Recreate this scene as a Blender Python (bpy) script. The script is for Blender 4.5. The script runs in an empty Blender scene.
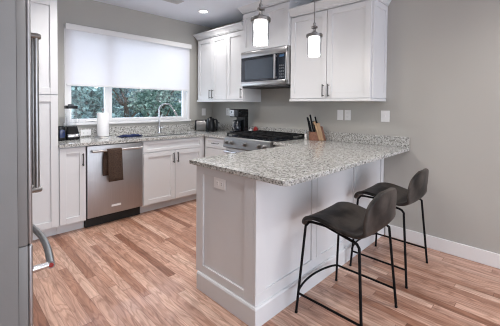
import bpy, bmesh, math, random
from mathutils import Vector, Matrix
random.seed(7)
S = bpy.context.scene
COL = S.collection
PI = math.pi

# ------------------------------------------------------------------ camera
cam = bpy.data.cameras.new('camera')
camo = bpy.data.objects.new('camera', cam)
COL.objects.link(camo)
cam.sensor_fit = 'HORIZONTAL'; cam.sensor_width = 36
cam.lens = 306.459 / 500 * 36
cam.shift_y = -(163 - 112.697) / 500
cam.clip_start = .02
_R = Vector((0.70394665, -0.71021154, 0.00765986))
_U = Vector((0.01106991, 0.02175437, 0.99970206))
_F = Vector((0.71016658, 0.70365212, -0.0231759))
m = Matrix((_R, _U, -_F)).transposed().to_4x4()
m.translation = Vector((-3.191, -4.053, 1.310))
camo.matrix_world = m
S.camera = camo
S.view_settings.view_transform = 'Standard'
S.view_settings.look = 'None'
S.view_settings.gamma = 1
S.view_settings.use_curve_mapping = False
S.view_settings.exposure = 0.95
S.cycles.use_denoising = True
S.cycles.filter_width = 1.1
S.cycles.max_bounces = 10
S.cycles.diffuse_bounces = 5
S.cycles.transmission_bounces = 8
S.cycles.transparent_max_bounces = 12
S.cycles.sample_clamp_indirect = 6

# ------------------------------------------------------------------ sky and large lights
w = bpy.data.worlds.new('sky'); S.world = w; w.use_nodes = True
nt = w.node_tree; nt.nodes.clear()
wo = nt.nodes.new('ShaderNodeOutputWorld'); bg = nt.nodes.new('ShaderNodeBackground')
sky = nt.nodes.new('ShaderNodeTexSky'); sky.sky_type = 'NISHITA'
sky.sun_elevation = math.radians(42); sky.sun_rotation = math.radians(200); sky.sun_disc = False
sky.air_density = 1.4; sky.dust_density = 3.0
mx = nt.nodes.new('ShaderNodeMixRGB'); mx.inputs[0].default_value = .5
mx.inputs[2].default_value = (5.2, 5.6, 6.2, 1)
nt.links.new(sky.outputs[0], mx.inputs[1]); nt.links.new(mx.outputs[0], bg.inputs[0])
bg.inputs[1].default_value = 0.19
nt.links.new(bg.outputs[0], wo.inputs[0])

def area(name, loc, rot, sx, sy, power, col, spread=180):
    l = bpy.data.lights.new(name, 'AREA'); l.shape = 'RECTANGLE'; l.size = sx; l.size_y = sy
    l.energy = power; l.color = col; l.spread = math.radians(spread)
    o = bpy.data.objects.new(name, l); COL.objects.link(o); o.location = loc; o.rotation_euler = rot
    return o
# added fill lamp inside the unseen rear glazing; second lamp is kitchen window daylight
area('rear_daylight_fill', (-1.9, -7.85, 1.35), (math.radians(90), 0, 0), 3.4, 2.0, 52, (.76, .85, 1.0))
area('kitchen_window_daylight', (-1.32, .30, 1.75), (math.radians(-90), 0, 0), 1.7, 1.3, 8.5, (.84, .92, 1.0))

# ------------------------------------------------------------------ helpers
def mat(name, col=(.8, .8, .8), rough=.5, metal=0., emit=None, estr=0., trans=0., ior=1.45, coat=0., spec=.5, noise=None, bump=0., bscale=60, alpha=1.):
    M = bpy.data.materials.new(name); M.use_nodes = True
    n = M.node_tree; b = n.nodes['Principled BSDF']
    b.inputs['Base Color'].default_value = (*col, 1); b.inputs['Roughness'].default_value = rough
    b.inputs['Metallic'].default_value = metal; b.inputs['IOR'].default_value = ior
    b.inputs['Transmission Weight'].default_value = trans; b.inputs['Coat Weight'].default_value = coat
    b.inputs['Specular IOR Level'].default_value = spec; b.inputs['Alpha'].default_value = alpha
    if emit: b.inputs['Emission Color'].default_value = (*emit, 1); b.inputs['Emission Strength'].default_value = estr
    tc = n.nodes.new('ShaderNodeTexCoord')
    if noise:      # (scale, colour a, colour b, stretch)
        mp = n.nodes.new('ShaderNodeMapping'); mp.inputs['Scale'].default_value = noise[3] if len(noise) > 3 else (1, 1, 1)
        nz = n.nodes.new('ShaderNodeTexNoise'); nz.inputs['Scale'].default_value = noise[0]; nz.inputs['Detail'].default_value = 5
        cr = n.nodes.new('ShaderNodeValToRGB'); cr.color_ramp.elements[0].position = .3; cr.color_ramp.elements[1].position = .7
        cr.color_ramp.elements[0].color = (*noise[1], 1); cr.color_ramp.elements[1].color = (*noise[2], 1)
        n.links.new(tc.outputs['Object'], mp.inputs[0]); n.links.new(mp.outputs[0], nz.inputs[0])
        n.links.new(nz.outputs[0], cr.inputs[0]); n.links.new(cr.outputs[0], b.inputs['Base Color'])
    if bump:
        nb = n.nodes.new('ShaderNodeTexNoise'); nb.inputs['Scale'].default_value = bscale; nb.inputs['Detail'].default_value = 4
        bp = n.nodes.new('ShaderNodeBump'); bp.inputs['Strength'].default_value = bump; bp.inputs['Distance'].default_value = .002
        n.links.new(tc.outputs['Object'], nb.inputs[0]); n.links.new(nb.outputs[0], bp.inputs['Height']); n.links.new(bp.outputs[0], b.inputs['Normal'])
    return M

WHITE = mat('cabinet_white', (.70, .71, .725), .38, noise=(2.2, (.695, .705, .72), (.705, .715, .73)))
TRIM = mat('trim_white', (.82, .82, .82), .4, noise=(3, (.81, .81, .81), (.83, .83, .83)))
WALL = mat('wall_paint', (.45, .44, .41), .75, bump=.15, bscale=180, noise=(1.1, (.445, .435, .405), (.455, .445, .415)))
CEIL = mat('ceiling_paint', (.80, .84, .92), .85, bump=.2, bscale=120, noise=(1.5, (.79, .83, .91), (.81, .85, .93)))
STEEL = mat('brushed_steel', (.44, .44, .45), .42, 1., noise=(3, (.42, .42, .43), (.46, .46, .47), (60, 60, 1.5)))
STEELH = mat('brushed_steel_across', (.56, .56, .56), .28, 1., noise=(3, (.52, .515, .51), (.62, .615, .61), (1.5, 1.5, 60)))
GREYSIDE = mat('appliance_grey', (.24, .24, .238), .5, .2, bump=.1, bscale=300, noise=(5, (.235, .235, .232), (.245, .245, .243)))
NICKEL = mat('satin_nickel', (.30, .295, .29), .28, 1., noise=(20, (.28, .275, .27), (.32, .315, .31)))
CHROME = mat('chrome', (.60, .61, .63), .16, 1., noise=(10, (.59, .60, .62), (.61, .62, .64)))
PULL = mat('cabinet_pull_nickel', (.10, .098, .095), .4, 1., noise=(30, (.09, .088, .085), (.11, .108, .105)))
DSTEEL = mat('range_steel', (.28, .275, .27), .40, 1., noise=(3, (.26, .255, .25), (.30, .295, .29), (1.5, 1.5, 60)))
BLACKM = mat('black_powder_coat', (.006, .006, .007), .6, spec=.15, metal=0., noise=(30, (.005, .005, .006), (.008, .008, .009)))
IRON = mat('cast_iron', (.012, .012, .013), .7, spec=.2, bump=.4, bscale=200, noise=(30, (.009, .009, .010), (.018, .018, .019)))
BLACKP = mat('black_plastic', (.007, .008, .010), .25, spec=.3, noise=(12, (.006, .007, .008), (.010, .011, .013)))
BLACKG = mat('black_glass', (.012, .016, .024), .06, coat=.6, noise=(6, (.010, .013, .02), (.015, .02, .03)))
MWGLASS = mat('microwave_window', (.05, .065, .085), .12, coat=.5, noise=(6, (.045, .06, .08), (.055, .07, .09)))
BLUEREFL = mat('blue_reflection_tint', (.012, .025, .09), .2, coat=.4, noise=(12, (.010, .02, .08), (.014, .03, .10)))  # blue reflection on the black appliance, put into the colour
CLOTHBLUE = mat('navy_cloth', (.02, .028, .075), .95, spec=.1, bump=.6, bscale=300, noise=(40, (.012, .018, .05), (.03, .042, .11)))
TOWEL = mat('brown_terry', (.055, .032, .022), .95, bump=1.0, bscale=500, noise=(120, (.035, .02, .014), (.085, .052, .036)))
PAPER = mat('paper_roll', (.84, .84, .85), .9, bump=.3, bscale=250, noise=(30, (.83, .83, .84), (.86, .86, .87)))
PLATE = mat('outlet_white', (.88, .88, .88), .35, noise=(10, (.87, .87, .87), (.89, .89, .89)))
SLOT = mat('slot_dark', (.03, .03, .03), .6, noise=(10, (.025, .025, .025), (.035, .035, .035)))
KICKB = mat('toe_kick_black', (.01, .01, .01), .6, noise=(10, (.008, .008, .008), (.014, .014, .014)))
REDCAN = mat('red_enamel', (.30, .02, .018), .3, noise=(20, (.26, .016, .015), (.36, .026, .022)))
BLOCK = mat('knife_block_wood', (.20, .08, .045), .45, noise=(8, (.16, .06, .032), (.25, .11, .06), (12, 2, 12)))
BLOCKL = mat('light_wood', (.40, .25, .14), .5, noise=(8, (.32, .19, .10), (.48, .31, .18), (14, 14, 2)))
LEATHER = mat('distressed_brown_leather', (.05, .04, .034), .5, spec=.35, bump=.4, bscale=140, noise=(4.0, (.006, .005, .0045), (.070, .059, .052)))
for nd_ in LEATHER.node_tree.nodes:
    if nd_.type == 'VALTORGB': nd_.color_ramp.elements[0].position = .42; nd_.color_ramp.elements[1].position = .60
GLASS = mat('clear_glass', (1, 1, 1), .02, trans=1., ior=1.45)
REGISTER = mat('register_white', (.55, .56, .58), .5, noise=(10, (.54, .55, .57), (.56, .57, .59)))
BULB = mat('downlight_lens', (1, 1, 1), .5, emit=(1, .97, .92), estr=9)
BLUELED = mat('blue_display', (.02, .05, .1), .3, emit=(.1, .2, .35), estr=.15)
BARK = mat('bark', (.10, .075, .055), .9, noise=(14, (.07, .05, .035), (.14, .11, .08)), bump=.8, bscale=40)
GRASS = mat('lawn', (.10, .16, .06), .95, noise=(6, (.07, .12, .045), (.14, .21, .08)))

def leaf_mat(name, a, b):
    M = mat(name, a, .55, noise=(1.7, a, b))
    bs = M.node_tree.nodes['Principled BSDF']
    bs.inputs['Specular IOR Level'].default_value = .6
    for nd in M.node_tree.nodes:
        if nd.type == 'TEX_NOISE': nd.inputs['Scale'].default_value = 5.5; nd.inputs['Detail'].default_value = 8; nd.inputs['Roughness'].default_value = .75
        if nd.type == 'VALTORGB': nd.color_ramp.elements[0].position = .40; nd.color_ramp.elements[1].position = .62
    return M
LEAF1 = leaf_mat('leaf_bluegreen', (.085, .20, .185), (.52, .78, .76))
LEAF2 = leaf_mat('leaf_green', (.08, .20, .155), (.58, .80, .72))
LEAF3 = leaf_mat('leaf_teal', (.055, .15, .16), (.40, .66, .70))

def glass_pane_mat():       # thin window glazing: clear with a faint reflection
    M = bpy.data.materials.new('window_glass'); M.use_nodes = True; n = M.node_tree; n.nodes.clear()
    o = n.nodes.new('ShaderNodeOutputMaterial'); mix = n.nodes.new('ShaderNodeMixShader')
    t = n.nodes.new('ShaderNodeBsdfTransparent'); t.inputs[0].default_value = (.93, .95, .99, 1)
    g = n.nodes.new('ShaderNodeBsdfGlossy'); g.inputs['Roughness'].default_value = .02
    mix.inputs[0].default_value = .07; n.links.new(t.outputs[0], mix.inputs[1]); n.links.new(g.outputs[0], mix.inputs[2])
    n.links.new(mix.outputs[0], o.inputs[0]); return M
PANE = glass_pane_mat()
def clear_mat():            # thin clear glassware: rims and edges absorb and reflect more at grazing angles
    M = glass_pane_mat(); M.name = 'clear_glassware'; n = M.node_tree
    mix = next(x for x in n.nodes if x.type == 'MIX_SHADER'); t = next(x for x in n.nodes if x.type == 'BSDF_TRANSPARENT')
    lw = n.nodes.new('ShaderNodeLayerWeight'); lw.inputs[0].default_value = .35
    cr = n.nodes.new('ShaderNodeValToRGB'); cr.color_ramp.elements[0].color = (.97, .98, .99, 1); cr.color_ramp.elements[1].color = (.84, .86, .88, 1)
    mr = n.nodes.new('ShaderNodeMapRange'); mr.inputs[3].default_value = .04; mr.inputs[4].default_value = .3
    n.links.new(lw.outputs['Facing'], cr.inputs[0]); n.links.new(cr.outputs[0], t.inputs[0])
    n.links.new(lw.outputs['Facing'], mr.inputs[0]); n.links.new(mr.outputs[0], mix.inputs[0]); return M
CLEAR = clear_mat()

def shade_mat():            # woven roller fabric lets daylight through
    M = bpy.data.materials.new('roller_fabric'); M.use_nodes = True; n = M.node_tree; n.nodes.clear()
    o = n.nodes.new('ShaderNodeOutputMaterial'); mix = n.nodes.new('ShaderNodeMixShader'); mix.inputs[0].default_value = .5
    d = n.nodes.new('ShaderNodeBsdfDiffuse'); t = n.nodes.new('ShaderNodeBsdfTranslucent')
    tc = n.nodes.new('ShaderNodeTexCoord'); nz = n.nodes.new('ShaderNodeTexNoise'); nz.inputs['Scale'].default_value = 350
    cr = n.nodes.new('ShaderNodeValToRGB'); cr.color_ramp.elements[0].color = (.86, .85, .865, 1); cr.color_ramp.elements[1].color = (.90, .89, .905, 1)
    n.links.new(tc.outputs['Object'], nz.inputs[0]); n.links.new(nz.outputs[0], cr.inputs[0])
    n.links.new(cr.outputs[0], d.inputs[0]); n.links.new(cr.outputs[0], t.inputs[0])
    n.links.new(d.outputs[0], mix.inputs[1]); n.links.new(t.outputs[0], mix.inputs[2]); n.links.new(mix.outputs[0], o.inputs[0]); return M
SHADE = shade_mat()
FROST = mat('frosted_glass_lit', (.95, .95, .95), .5, emit=(1, .965, .92), estr=3.2)

def granite():
    M = mat('speckled_granite', (.5, .5, .48), .13, coat=.25); n = M.node_tree; b = n.nodes['Principled BSDF']
    tc = n.nodes.new('ShaderNodeTexCoord')
    def ramp(src, stops):
        cr = n.nodes.new('ShaderNodeValToRGB'); e = cr.color_ramp.elements
        while len(e) < len(stops): e.new(.5)
        for k, (p, c) in enumerate(stops): e[k].position = p; e[k].color = (*c, 1)
        n.links.new(src, cr.inputs[0]); return cr.outputs[0]
    v = n.nodes.new('ShaderNodeTexVoronoi'); v.inputs['Scale'].default_value = 108
    nz = n.nodes.new('ShaderNodeTexNoise'); nz.inputs['Scale'].default_value = 44; nz.inputs['Detail'].default_value = 6; nz.inputs['Roughness'].default_value = .7
    n2 = n.nodes.new('ShaderNodeTexNoise'); n2.inputs['Scale'].default_value = 95; n2.inputs['Detail'].default_value = 3; n2.inputs['Roughness'].default_value = .6
    for t in (v, nz, n2): n.links.new(tc.outputs['Object'], t.inputs['Vector'])
    sep = n.nodes.new('ShaderNodeSeparateColor'); n.links.new(v.outputs['Color'], sep.inputs[0])
    base = ramp(nz.outputs[0], [(.32, (.24, .235, .215)), (.45, (.42, .415, .39)), (.53, (.56, .56, .54)), (.70, (.70, .70, .685))])
    spk = ramp(sep.outputs[0], [(.0, (.12, .115, .11)), (.13, (.22, .21, .195)), (.2, (1, 1, 1)), (1, (1, 1, 1))])
    dk = ramp(n2.outputs[0], [(.36, (.18, .17, .16)), (.44, (1, 1, 1)), (1, (1, 1, 1))])
    m1 = n.nodes.new('ShaderNodeMixRGB'); m1.blend_type = 'MULTIPLY'; m1.inputs[0].default_value = .72
    m2 = n.nodes.new('ShaderNodeMixRGB'); m2.blend_type = 'MULTIPLY'; m2.inputs[0].default_value = .85
    n.links.new(base, m1.inputs[1]); n.links.new(spk, m1.inputs[2]); n.links.new(m1.outputs[0], m2.inputs[1]); n.links.new(dk, m2.inputs[2])
    n.links.new(m2.outputs[0], b.inputs['Base Color']); return M
GRANITE = granite()

def oak():
    M = mat('red_oak_planks', (.4, .2, .12), .30, coat=.15); n = M.node_tree; b = n.nodes['Principled BSDF']
    L = n.links.new
    def nd(t, **k):
        x = n.nodes.new(t)
        for a, v in k.items(): setattr(x, a, v)
        return x
    def mth(op, a, bb=None):
        x = nd('ShaderNodeMath', operation=op)
        for i, q in enumerate((a, bb)):
            if q is None: continue
            if isinstance(q, (int, float)): x.inputs[i].default_value = q
            else: L(q, x.inputs[i])
        return x.outputs[0]
    tc = nd('ShaderNodeTexCoord'); sp = nd('ShaderNodeSeparateXYZ'); L(tc.outputs['Object'], sp.inputs[0])
    W = .064
    fx = mth('DIVIDE', sp.outputs[0], W); ix = mth('FLOOR', fx); rx = mth('FRACT', fx)
    wn = nd('ShaderNodeTexWhiteNoise', noise_dimensions='1D'); L(ix, wn.inputs['W'])
    off = mth('MULTIPLY', wn.outputs[0], 7.3)
    fy = mth('ADD', mth('DIVIDE', sp.outputs[1], 1.05), off); iy = mth('FLOOR', fy); ry = mth('FRACT', fy)
    cb = nd('ShaderNodeCombineXYZ'); L(ix, cb.inputs[0]); L(iy, cb.inputs[1])
    w2 = nd('ShaderNodeTexWhiteNoise', noise_dimensions='2D'); L(cb.outputs[0], w2.inputs['Vector'])
    cr = nd('ShaderNodeValToRGB'); e = cr.color_ramp.elements
    st = [(.0, (.27, .12, .072)), (.07, (.40, .205, .135)), (.35, (.53, .315, .23)), (.7, (.62, .395, .30)), (1., (.70, .49, .385))]
    while len(e) < len(st): e.new(.5)
    for k, (p, c) in enumerate(st): e[k].position = p; e[k].color = (*c, 1)
    L(w2.outputs[0], cr.inputs[0])
    # grain, displaced from board to board
    ad = nd('ShaderNodeCombineXYZ'); L(mth('ADD', mth('MULTIPLY', sp.outputs[0], 1.), mth('MULTIPLY', w2.outputs[0], 9.)), ad.inputs[0])
    L(mth('MULTIPLY', sp.outputs[1], .075), ad.inputs[1]); L(mth('MULTIPLY', iy, .37), ad.inputs[2])
    g1 = nd('ShaderNodeTexNoise'); g1.inputs['Scale'].default_value = 34; g1.inputs['Detail'].default_value = 7; g1.inputs['Roughness'].default_value = .65; g1.inputs['Distortion'].default_value = 1.1
    L(ad.outputs[0], g1.inputs[0])
    gr = nd('ShaderNodeValToRGB'); gr.color_ramp.elements[0].position = .30; gr.color_ramp.elements[0].color = (.38, .29, .25, 1)
    gr.color_ramp.elements[1].position = .62; gr.color_ramp.elements[1].color = (1.1, 1.1, 1.1, 1); L(g1.outputs[0], gr.inputs[0])
    mm = nd('ShaderNodeMixRGB', blend_type='MULTIPLY'); mm.inputs[0].default_value = .75; L(cr.outputs[0], mm.inputs[1]); L(gr.outputs[0], mm.inputs[2])
    # cathedral figure: contour lines of a slow, stretched noise
    cv = nd('ShaderNodeCombineXYZ'); L(mth('ADD', mth('MULTIPLY', sp.outputs[0], 9.), mth('MULTIPLY', w2.outputs[0], 31.)), cv.inputs[0])
    L(mth('ADD', mth('MULTIPLY', sp.outputs[1], 1.5), mth('MULTIPLY', w2.outputs[0], 17.)), cv.inputs[1])
    gc = nd('ShaderNodeTexNoise'); gc.inputs['Scale'].default_value = 1.; gc.inputs['Detail'].default_value = 2.5; gc.inputs['Roughness'].default_value = .45; L(cv.outputs[0], gc.inputs[0])
    sn = mth('SINE', mth('MULTIPLY', gc.outputs[0], 75.))
    cc = nd('ShaderNodeValToRGB'); cc.color_ramp.elements[0].position = .0; cc.color_ramp.elements[0].color = (.60, .49, .42, 1)
    cc.color_ramp.elements[1].position = .45; cc.color_ramp.elements[1].color = (1.05, 1.05, 1.05, 1); L(mth('ADD', mth('MULTIPLY', sn, .5), .5), cc.inputs[0])
    m3 = nd('ShaderNodeMixRGB', blend_type='MULTIPLY'); m3.inputs[0].default_value = .5; L(mm.outputs[0], m3.inputs[1]); L(cc.outputs[0], m3.inputs[2]); mm = m3
    # joints
    jx = mth('LESS_THAN', mth('MINIMUM', rx, mth('SUBTRACT', 1., rx)), .018)
    jy = mth('LESS_THAN', mth('MINIMUM', ry, mth('SUBTRACT', 1., ry)), .0022)
    j = mth('MAXIMUM', jx, jy)
    mj = nd('ShaderNodeMixRGB', blend_type='MULTIPLY'); L(mth('MULTIPLY', j, .55), mj.inputs[0]); L(mm.outputs[0], mj.inputs[1]); mj.inputs[2].default_value = (.25, .16, .12, 1)
    L(mj.outputs[0], b.inputs['Base Color'])
    rr = nd('ShaderNodeMapRange'); rr.inputs[3].default_value = .26; rr.inputs[4].default_value = .42; L(g1.outputs[0], rr.inputs[0]); L(rr.outputs[0], b.inputs['Roughness'])
    return M
OAK = oak()

# mesh builder ---------------------------------------------------------------
ORG = {}
class B:
    def __init__(s): s.bm = bmesh.new()
    def box(s, x0, x1, y0, y1, z0, z1, bev=0., seg=2):
        r = bmesh.ops.create_cube(s.bm, size=1)
        for v in r['verts']:
            v.co = Vector(((x0 + x1) / 2 + v.co.x * (x1 - x0), (y0 + y1) / 2 + v.co.y * (y1 - y0), (z0 + z1) / 2 + v.co.z * (z1 - z0)))
        if bev:
            es = list({e for v in r['verts'] for e in v.link_edges})
            bmesh.ops.bevel(s.bm, geom=es, offset=bev, segments=seg, affect='EDGES', profile=.5)
        return s
    def loft(s, rings, closed=True, cap=True):
        vs = [[s.bm.verts.new(p) for p in r] for r in rings]
        n = len(vs[0])
        for a, b in zip(vs[:-1], vs[1:]):
            for i in range(n if closed else n - 1):
                s.bm.faces.new((a[i], a[(i + 1) % n], b[(i + 1) % n], b[i]))
        if cap and closed:
            s.bm.faces.new(list(reversed(vs[0]))); s.bm.faces.new(vs[-1])
        return s
    def lathe(s, prof, c, axis='z', seg=24, cap=True):
        rings = []
        for r, h in prof:
            ring = []
            for k in range(seg):
                a = 2 * PI * k / seg; p, q = max(r, 1e-4) * math.cos(a), max(r, 1e-4) * math.sin(a)
                ring.append(Vector(c) + Vector({'z': (p, q, h), 'x': (h, p, q), 'y': (q, h, p)}[axis]))
            rings.append(ring)
        return s.loft(rings, True, cap)
    def cyl(s, p0, p1, r, seg=14): return s.tube([p0, p1], r, seg)
    def tube(s, pts, r, seg=12, closed=False):
        pts = [Vector(p) for p in pts]; n = len(pts); rings = []
        t0 = (pts[1] - pts[0]).normalized(); up = Vector((0, 0, 1)) if abs(t0.z) < .9 else Vector((1, 0, 0))
        nrm = (up - t0 * up.dot(t0)).normalized()
        for i, p in enumerate(pts):
            if closed: t = (pts[(i + 1) % n] - pts[i - 1]).normalized()
            else: t = ((pts[i + 1] if i < n - 1 else p) - (pts[i - 1] if i else p)).normalized()
            nrm = (nrm - t * nrm.dot(t)).normalized(); bn = t.cross(nrm)
            rad = r[i] if isinstance(r, (list, tuple)) else r
            rings.append([p + (nrm * math.cos(2 * PI * k / seg) + bn * math.sin(2 * PI * k / seg)) * rad for k in range(seg)])
        if closed: rings.append(rings[0]); 
        return s.loft(rings, True, not closed)
    def prism(s, poly, z0, z1, bev=0.):        # poly in xy
        a = [s.bm.verts.new((x, y, z0)) for x, y in poly]; b = [s.bm.verts.new((x, y, z1)) for x, y in poly]; n = len(a)
        s.bm.faces.new(list(reversed(a))); s.bm.faces.new(b)
        for i in range(n): s.bm.faces.new((a[i], a[(i + 1) % n], b[(i + 1) % n], b[i]))
        return s
    def build(s, name, mt, parent=None, smooth=False, bevel=0., angle=35):
        bmesh.ops.recalc_face_normals(s.bm, faces=s.bm.faces)
        o0 = ORG.get(parent.name, Vector()) if parent else Vector()
        if parent: bmesh.ops.translate(s.bm, verts=s.bm.verts, vec=-o0)
        me = bpy.data.meshes.new(name); s.bm.to_mesh(me); s.bm.free(); me.materials.append(mt)
        o = bpy.data.objects.new(name, me); COL.objects.link(o)
        if smooth:
            for p in me.polygons: p.use_smooth = True
            me.set_sharp_from_angle(angle=math.radians(angle))
        if bevel:
            bv = o.modifiers.new('bevel', 'BEVEL'); bv.width = bevel; bv.segments = 2; bv.limit_method = 'ANGLE'; bv.angle_limit = math.radians(40)
        if parent: o.parent = parent
        ORG[o.name] = o0
        return o

def arc(c, r, a0, a1, n, plane='xz'):
    out = []
    for k in range(n + 1):
        a = math.radians(a0 + (a1 - a0) * k / n); p, q = r * math.cos(a), r * math.sin(a)
        d = {'xz': (p, 0, q), 'yz': (0, p, q), 'xy': (p, q, 0)}[plane]
        out.append((c[0] + d[0], c[1] + d[1], c[2] + d[2]))
    return out
def thing(name, label, cat, loc, group=None):
    o = bpy.data.objects.new(name, None); COL.objects.link(o); o.location = loc; o.empty_display_size = .1
    o['label'] = label; o['category'] = cat
    if group: o['group'] = group
    ORG[o.name] = Vector(loc); return o
def tag(o, label, cat, group=None):
    o['label'] = label; o['category'] = cat
    if group: o['group'] = group
    return o
def struct(o): o['kind'] = 'structure'; return o
def copy_thing(src, loc, label, rotz=None):
    def rec(o, par):
        c = o.copy(); COL.objects.link(c)
        if par: c.parent = par
        for ch in [x for x in S.objects if x.parent == o]: rec(ch, c)
        return c
    c = rec(src, None); c.location = loc; c['label'] = label
    if rotz is not None: c.rotation_euler.z = rotz
    return c

# face helper: 'Y' = front faces -Y, 'X' = front faces -X. a runs along the front, d is how far it stands out.
def fbox(b, ax, F, a0, a1, d0, d1, z0, z1, bev=0.):
    if ax == 'Y': b.box(a0, a1, F - d1, F - d0, z0, z1, bev)
    else: b.box(F - d1, F - d0, a0, a1, z0, z1, bev)
    return b
def fpt(ax, F, a, d, z): return (a, F - d, z) if ax == 'Y' else (F - d, a, z)
def shaker(ax, F, a0, a1, z0, z1, st=.057, th=.02, rec=.013, rails=None):
    b = B(); a0, a1 = min(a0, a1), max(a0, a1)
    rt, rb = rails or (st, st)
    fbox(b, ax, F, a0 + st * .9, a1 - st * .9, 0, th - rec, z0 + rb * .9, z1 - rt * .9)
    fbox(b, ax, F, a0, a0 + st, 0, th, z0, z1); fbox(b, ax, F, a1 - st, a1, 0, th, z0, z1)
    fbox(b, ax, F, a0 + st, a1 - st, 0, th, z0, z0 + rb); fbox(b, ax, F, a0 + st, a1 - st, 0, th, z1 - rt, z1)
    return b
def pull(ax, F, a, z, L, vertical, parent, th=.02):
    b = B(); r = .0055; h = L / 2
    if vertical:
        b.cyl(fpt(ax, F, a, th + .03, z - h), fpt(ax, F, a, th + .03, z + h), r)
        for q in (-.8, .8): b.cyl(fpt(ax, F, a, th - .002, z + h * q), fpt(ax, F, a, th + .03, z + h * q), r * .8)
    else:
        b.cyl(fpt(ax, F, a - h, th + .03, z), fpt(ax, F, a + h, th + .03, z), r)
        for q in (-.8, .8): b.cyl(fpt(ax, F, a + h * q, th - .002, z), fpt(ax, F, a + h * q, th + .03, z), r * .8)
    return b.build('handle', PULL, parent, True)
def door(ax, F, a0, a1, z0, z1, parent, hside=None, hz=None, name='door'):
    g = .0038
    d = shaker(ax, F, a0 + g, a1 - g, z0, z1).build(name, WHITE, parent, bevel=.0015)
    if hside is not None: pull(ax, F, (a0 + .032) if hside == 0 else (a1 - .032), hz, .13, True, d)
    return d
def drawer(ax, F, a0, a1, z0, z1, parent, handle=True):
    b = B(); fbox(b, ax, F, a0 + .002, a1 - .002, 0, .02, z0, z1)
    if z1 - z0 < .16:
        b = shaker(ax, F, a0 + .002, a1 - .002, z0, z1, st=.045, rails=(.035, .035))
    d = b.build('drawer', WHITE, parent, bevel=.0015)
    if handle: pull(ax, F, (a0 + a1) / 2, (z0 + z1) / 2, .13, False, d)
    return d
def crown(b, x0, x1, y0, y1, z0, sides, out=.055, h=.085):
    # sides: which of (x0,x1,y0,y1) grow outwards
    rings = []
    for t, o in ((0, .004), (.12, .004), (.14, .012), (.3, .016), (.5, .026), (.75, .044), (.85, out), (1., out)):
        X0, X1, Y0, Y1 = [v + s_ * o for v, s_ in zip((x0, x1, y0, y1), sides)]
        rings.append([Vector((X0, Y0, z0 + h * t)), Vector((X1, Y0, z0 + h * t)), Vector((X1, Y1, z0 + h * t)), Vector((X0, Y1, z0 + h * t))])
    return b.loft(rings)

# ------------------------------------------------------------------ room
XL, YB, H = -3.75, -8.2, 2.59
struct(B().box(XL - .1, .1, YB - .1, .12, -.12, 0).build('floor', OAK))
struct(B().box(XL - .1, .1, YB - .1, .12, H, H + .12).build('ceiling', CEIL))
struct(B().box(0, .12, YB - .1, .12, 0, H).build('wall_right', WALL))
struct(B().box(XL - .12, XL, YB - .1, .12, 0, H).build('wall_left', WALL))
WX0, WX1, WZ0, WZ1 = -2.17, -.46, 1.09, 2.235
b = B(); b.box(XL, WX0, 0, .12, 0, H).box(WX1, 0, 0, .12, 0, H).box(WX0, WX1, 0, .12, 0, WZ0).box(WX0, WX1, 0, .12, WZ1, H)
struct(b.build('wall_back', WALL))
b = B(); b.box(XL, -3.6, YB - .12, YB, 0, H).box(-.2, 0, YB - .12, YB, 0, H).box(-3.6, -.2, YB - .12, YB, 0, .25).box(-3.6, -.2, YB - .12, YB, 2.35, H)
struct(b.build('wall_front', WALL))
b = B()
for x in (-3.6, -2.49, -1.36, -.25): b.box(x, x + .05, YB - .1, YB, .25, 2.35)
b.box(-3.6, -.2, YB - .1, YB, .25, .31).box(-3.6, -.2, YB - .1, YB, 2.29, 2.35)
rw = struct(b.build('window_2', TRIM))
B().box(-3.6, -.2, YB - .06, YB - .055, .28, 2.32).build('window_glass', PANE, rw)
struct(B().box(-.015, -.001, -7.9, -2.86, 0, .118, .003).build('baseboard_right', TRIM))

# kitchen window: casing, frames, panes
b = B(); c = .035
b.box(WX0 - .005, WX0 + c, -.012, .05, WZ0, WZ1).box(WX1 - c, WX1 + .005, -.012, .05, WZ0, WZ1)
b.box(WX0 - .005, WX1 + .005, -.012, .05, WZ1 - c, WZ1 + .005)
win = struct(b.build('window_1', TRIM, bevel=.002))
B().box(WX0 - .02, WX1 + .02, -.035, .055, WZ0 - .028, WZ0, .004).build('window_sill', TRIM, win)
def sash(x0, x1, f):
    z0, z1 = WZ0, WZ1 - c; b = B()
    b.box(x0, x0 + f, .035, .085, z0, z1).box(x1 - f, x1, .035, .085, z0, z1).box(x0 + f, x1 - f, .035, .085, z0, z0 + f).box(x0 + f, x1 - f, .035, .085, z1 - f, z1)
    o = b.build('window_frame', TRIM, win, bevel=.002)
    B().box(x0 + f - .005, x1 - f + .005, .058, .062, z0 + f - .005, z1 - f + .005).build('window_glass', PANE, win)
sash(WX0 + c, -1.665, .042); sash(-1.665, WX1 - c, .045)
b = B(); b.box(-1.87, -1.80, .012, .034, WZ0 + .001, WZ0 + .022, .004).tube([(-1.835, .014, WZ0 + .012), (-1.88, -.005, WZ0 + .02), (-1.95, -.008, WZ0 + .018)], .006)
b.build('window_crank', TRIM, win, True)
# roller shade hanging in front of the window
t = thing('roller_shade', 'wide translucent white roller shade half lowered over the kitchen window', 'window shade', (-1.315, -.03, WZ1))
B().cyl((WX0 + .0, -.035, WZ1 - .03), (WX1 - .0, -.035, WZ1 - .03), .025, 20).build('shade_roller', TRIM, t, True)
b = B(); b.box(WX0 - .004, WX1 + .004, -.066, -.058, WZ1 - .06, WZ1 + .008).box(WX0 - .004, WX1 + .004, -.066, -.013, WZ1 + .001, WZ1 + .008)
b.build('shade_cassette', TRIM, t, bevel=.003)
b = B(); b.box(WX0 + .008, WX1 - .022, -.0285, -.0275, 1.55, WZ1 - .03).build('shade_fabric', SHADE, t)
B().box(WX0 + .008, WX1 - .022, -.036, -.020, 1.528, 1.552, .003).build('hem_bar', TRIM, t)

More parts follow.
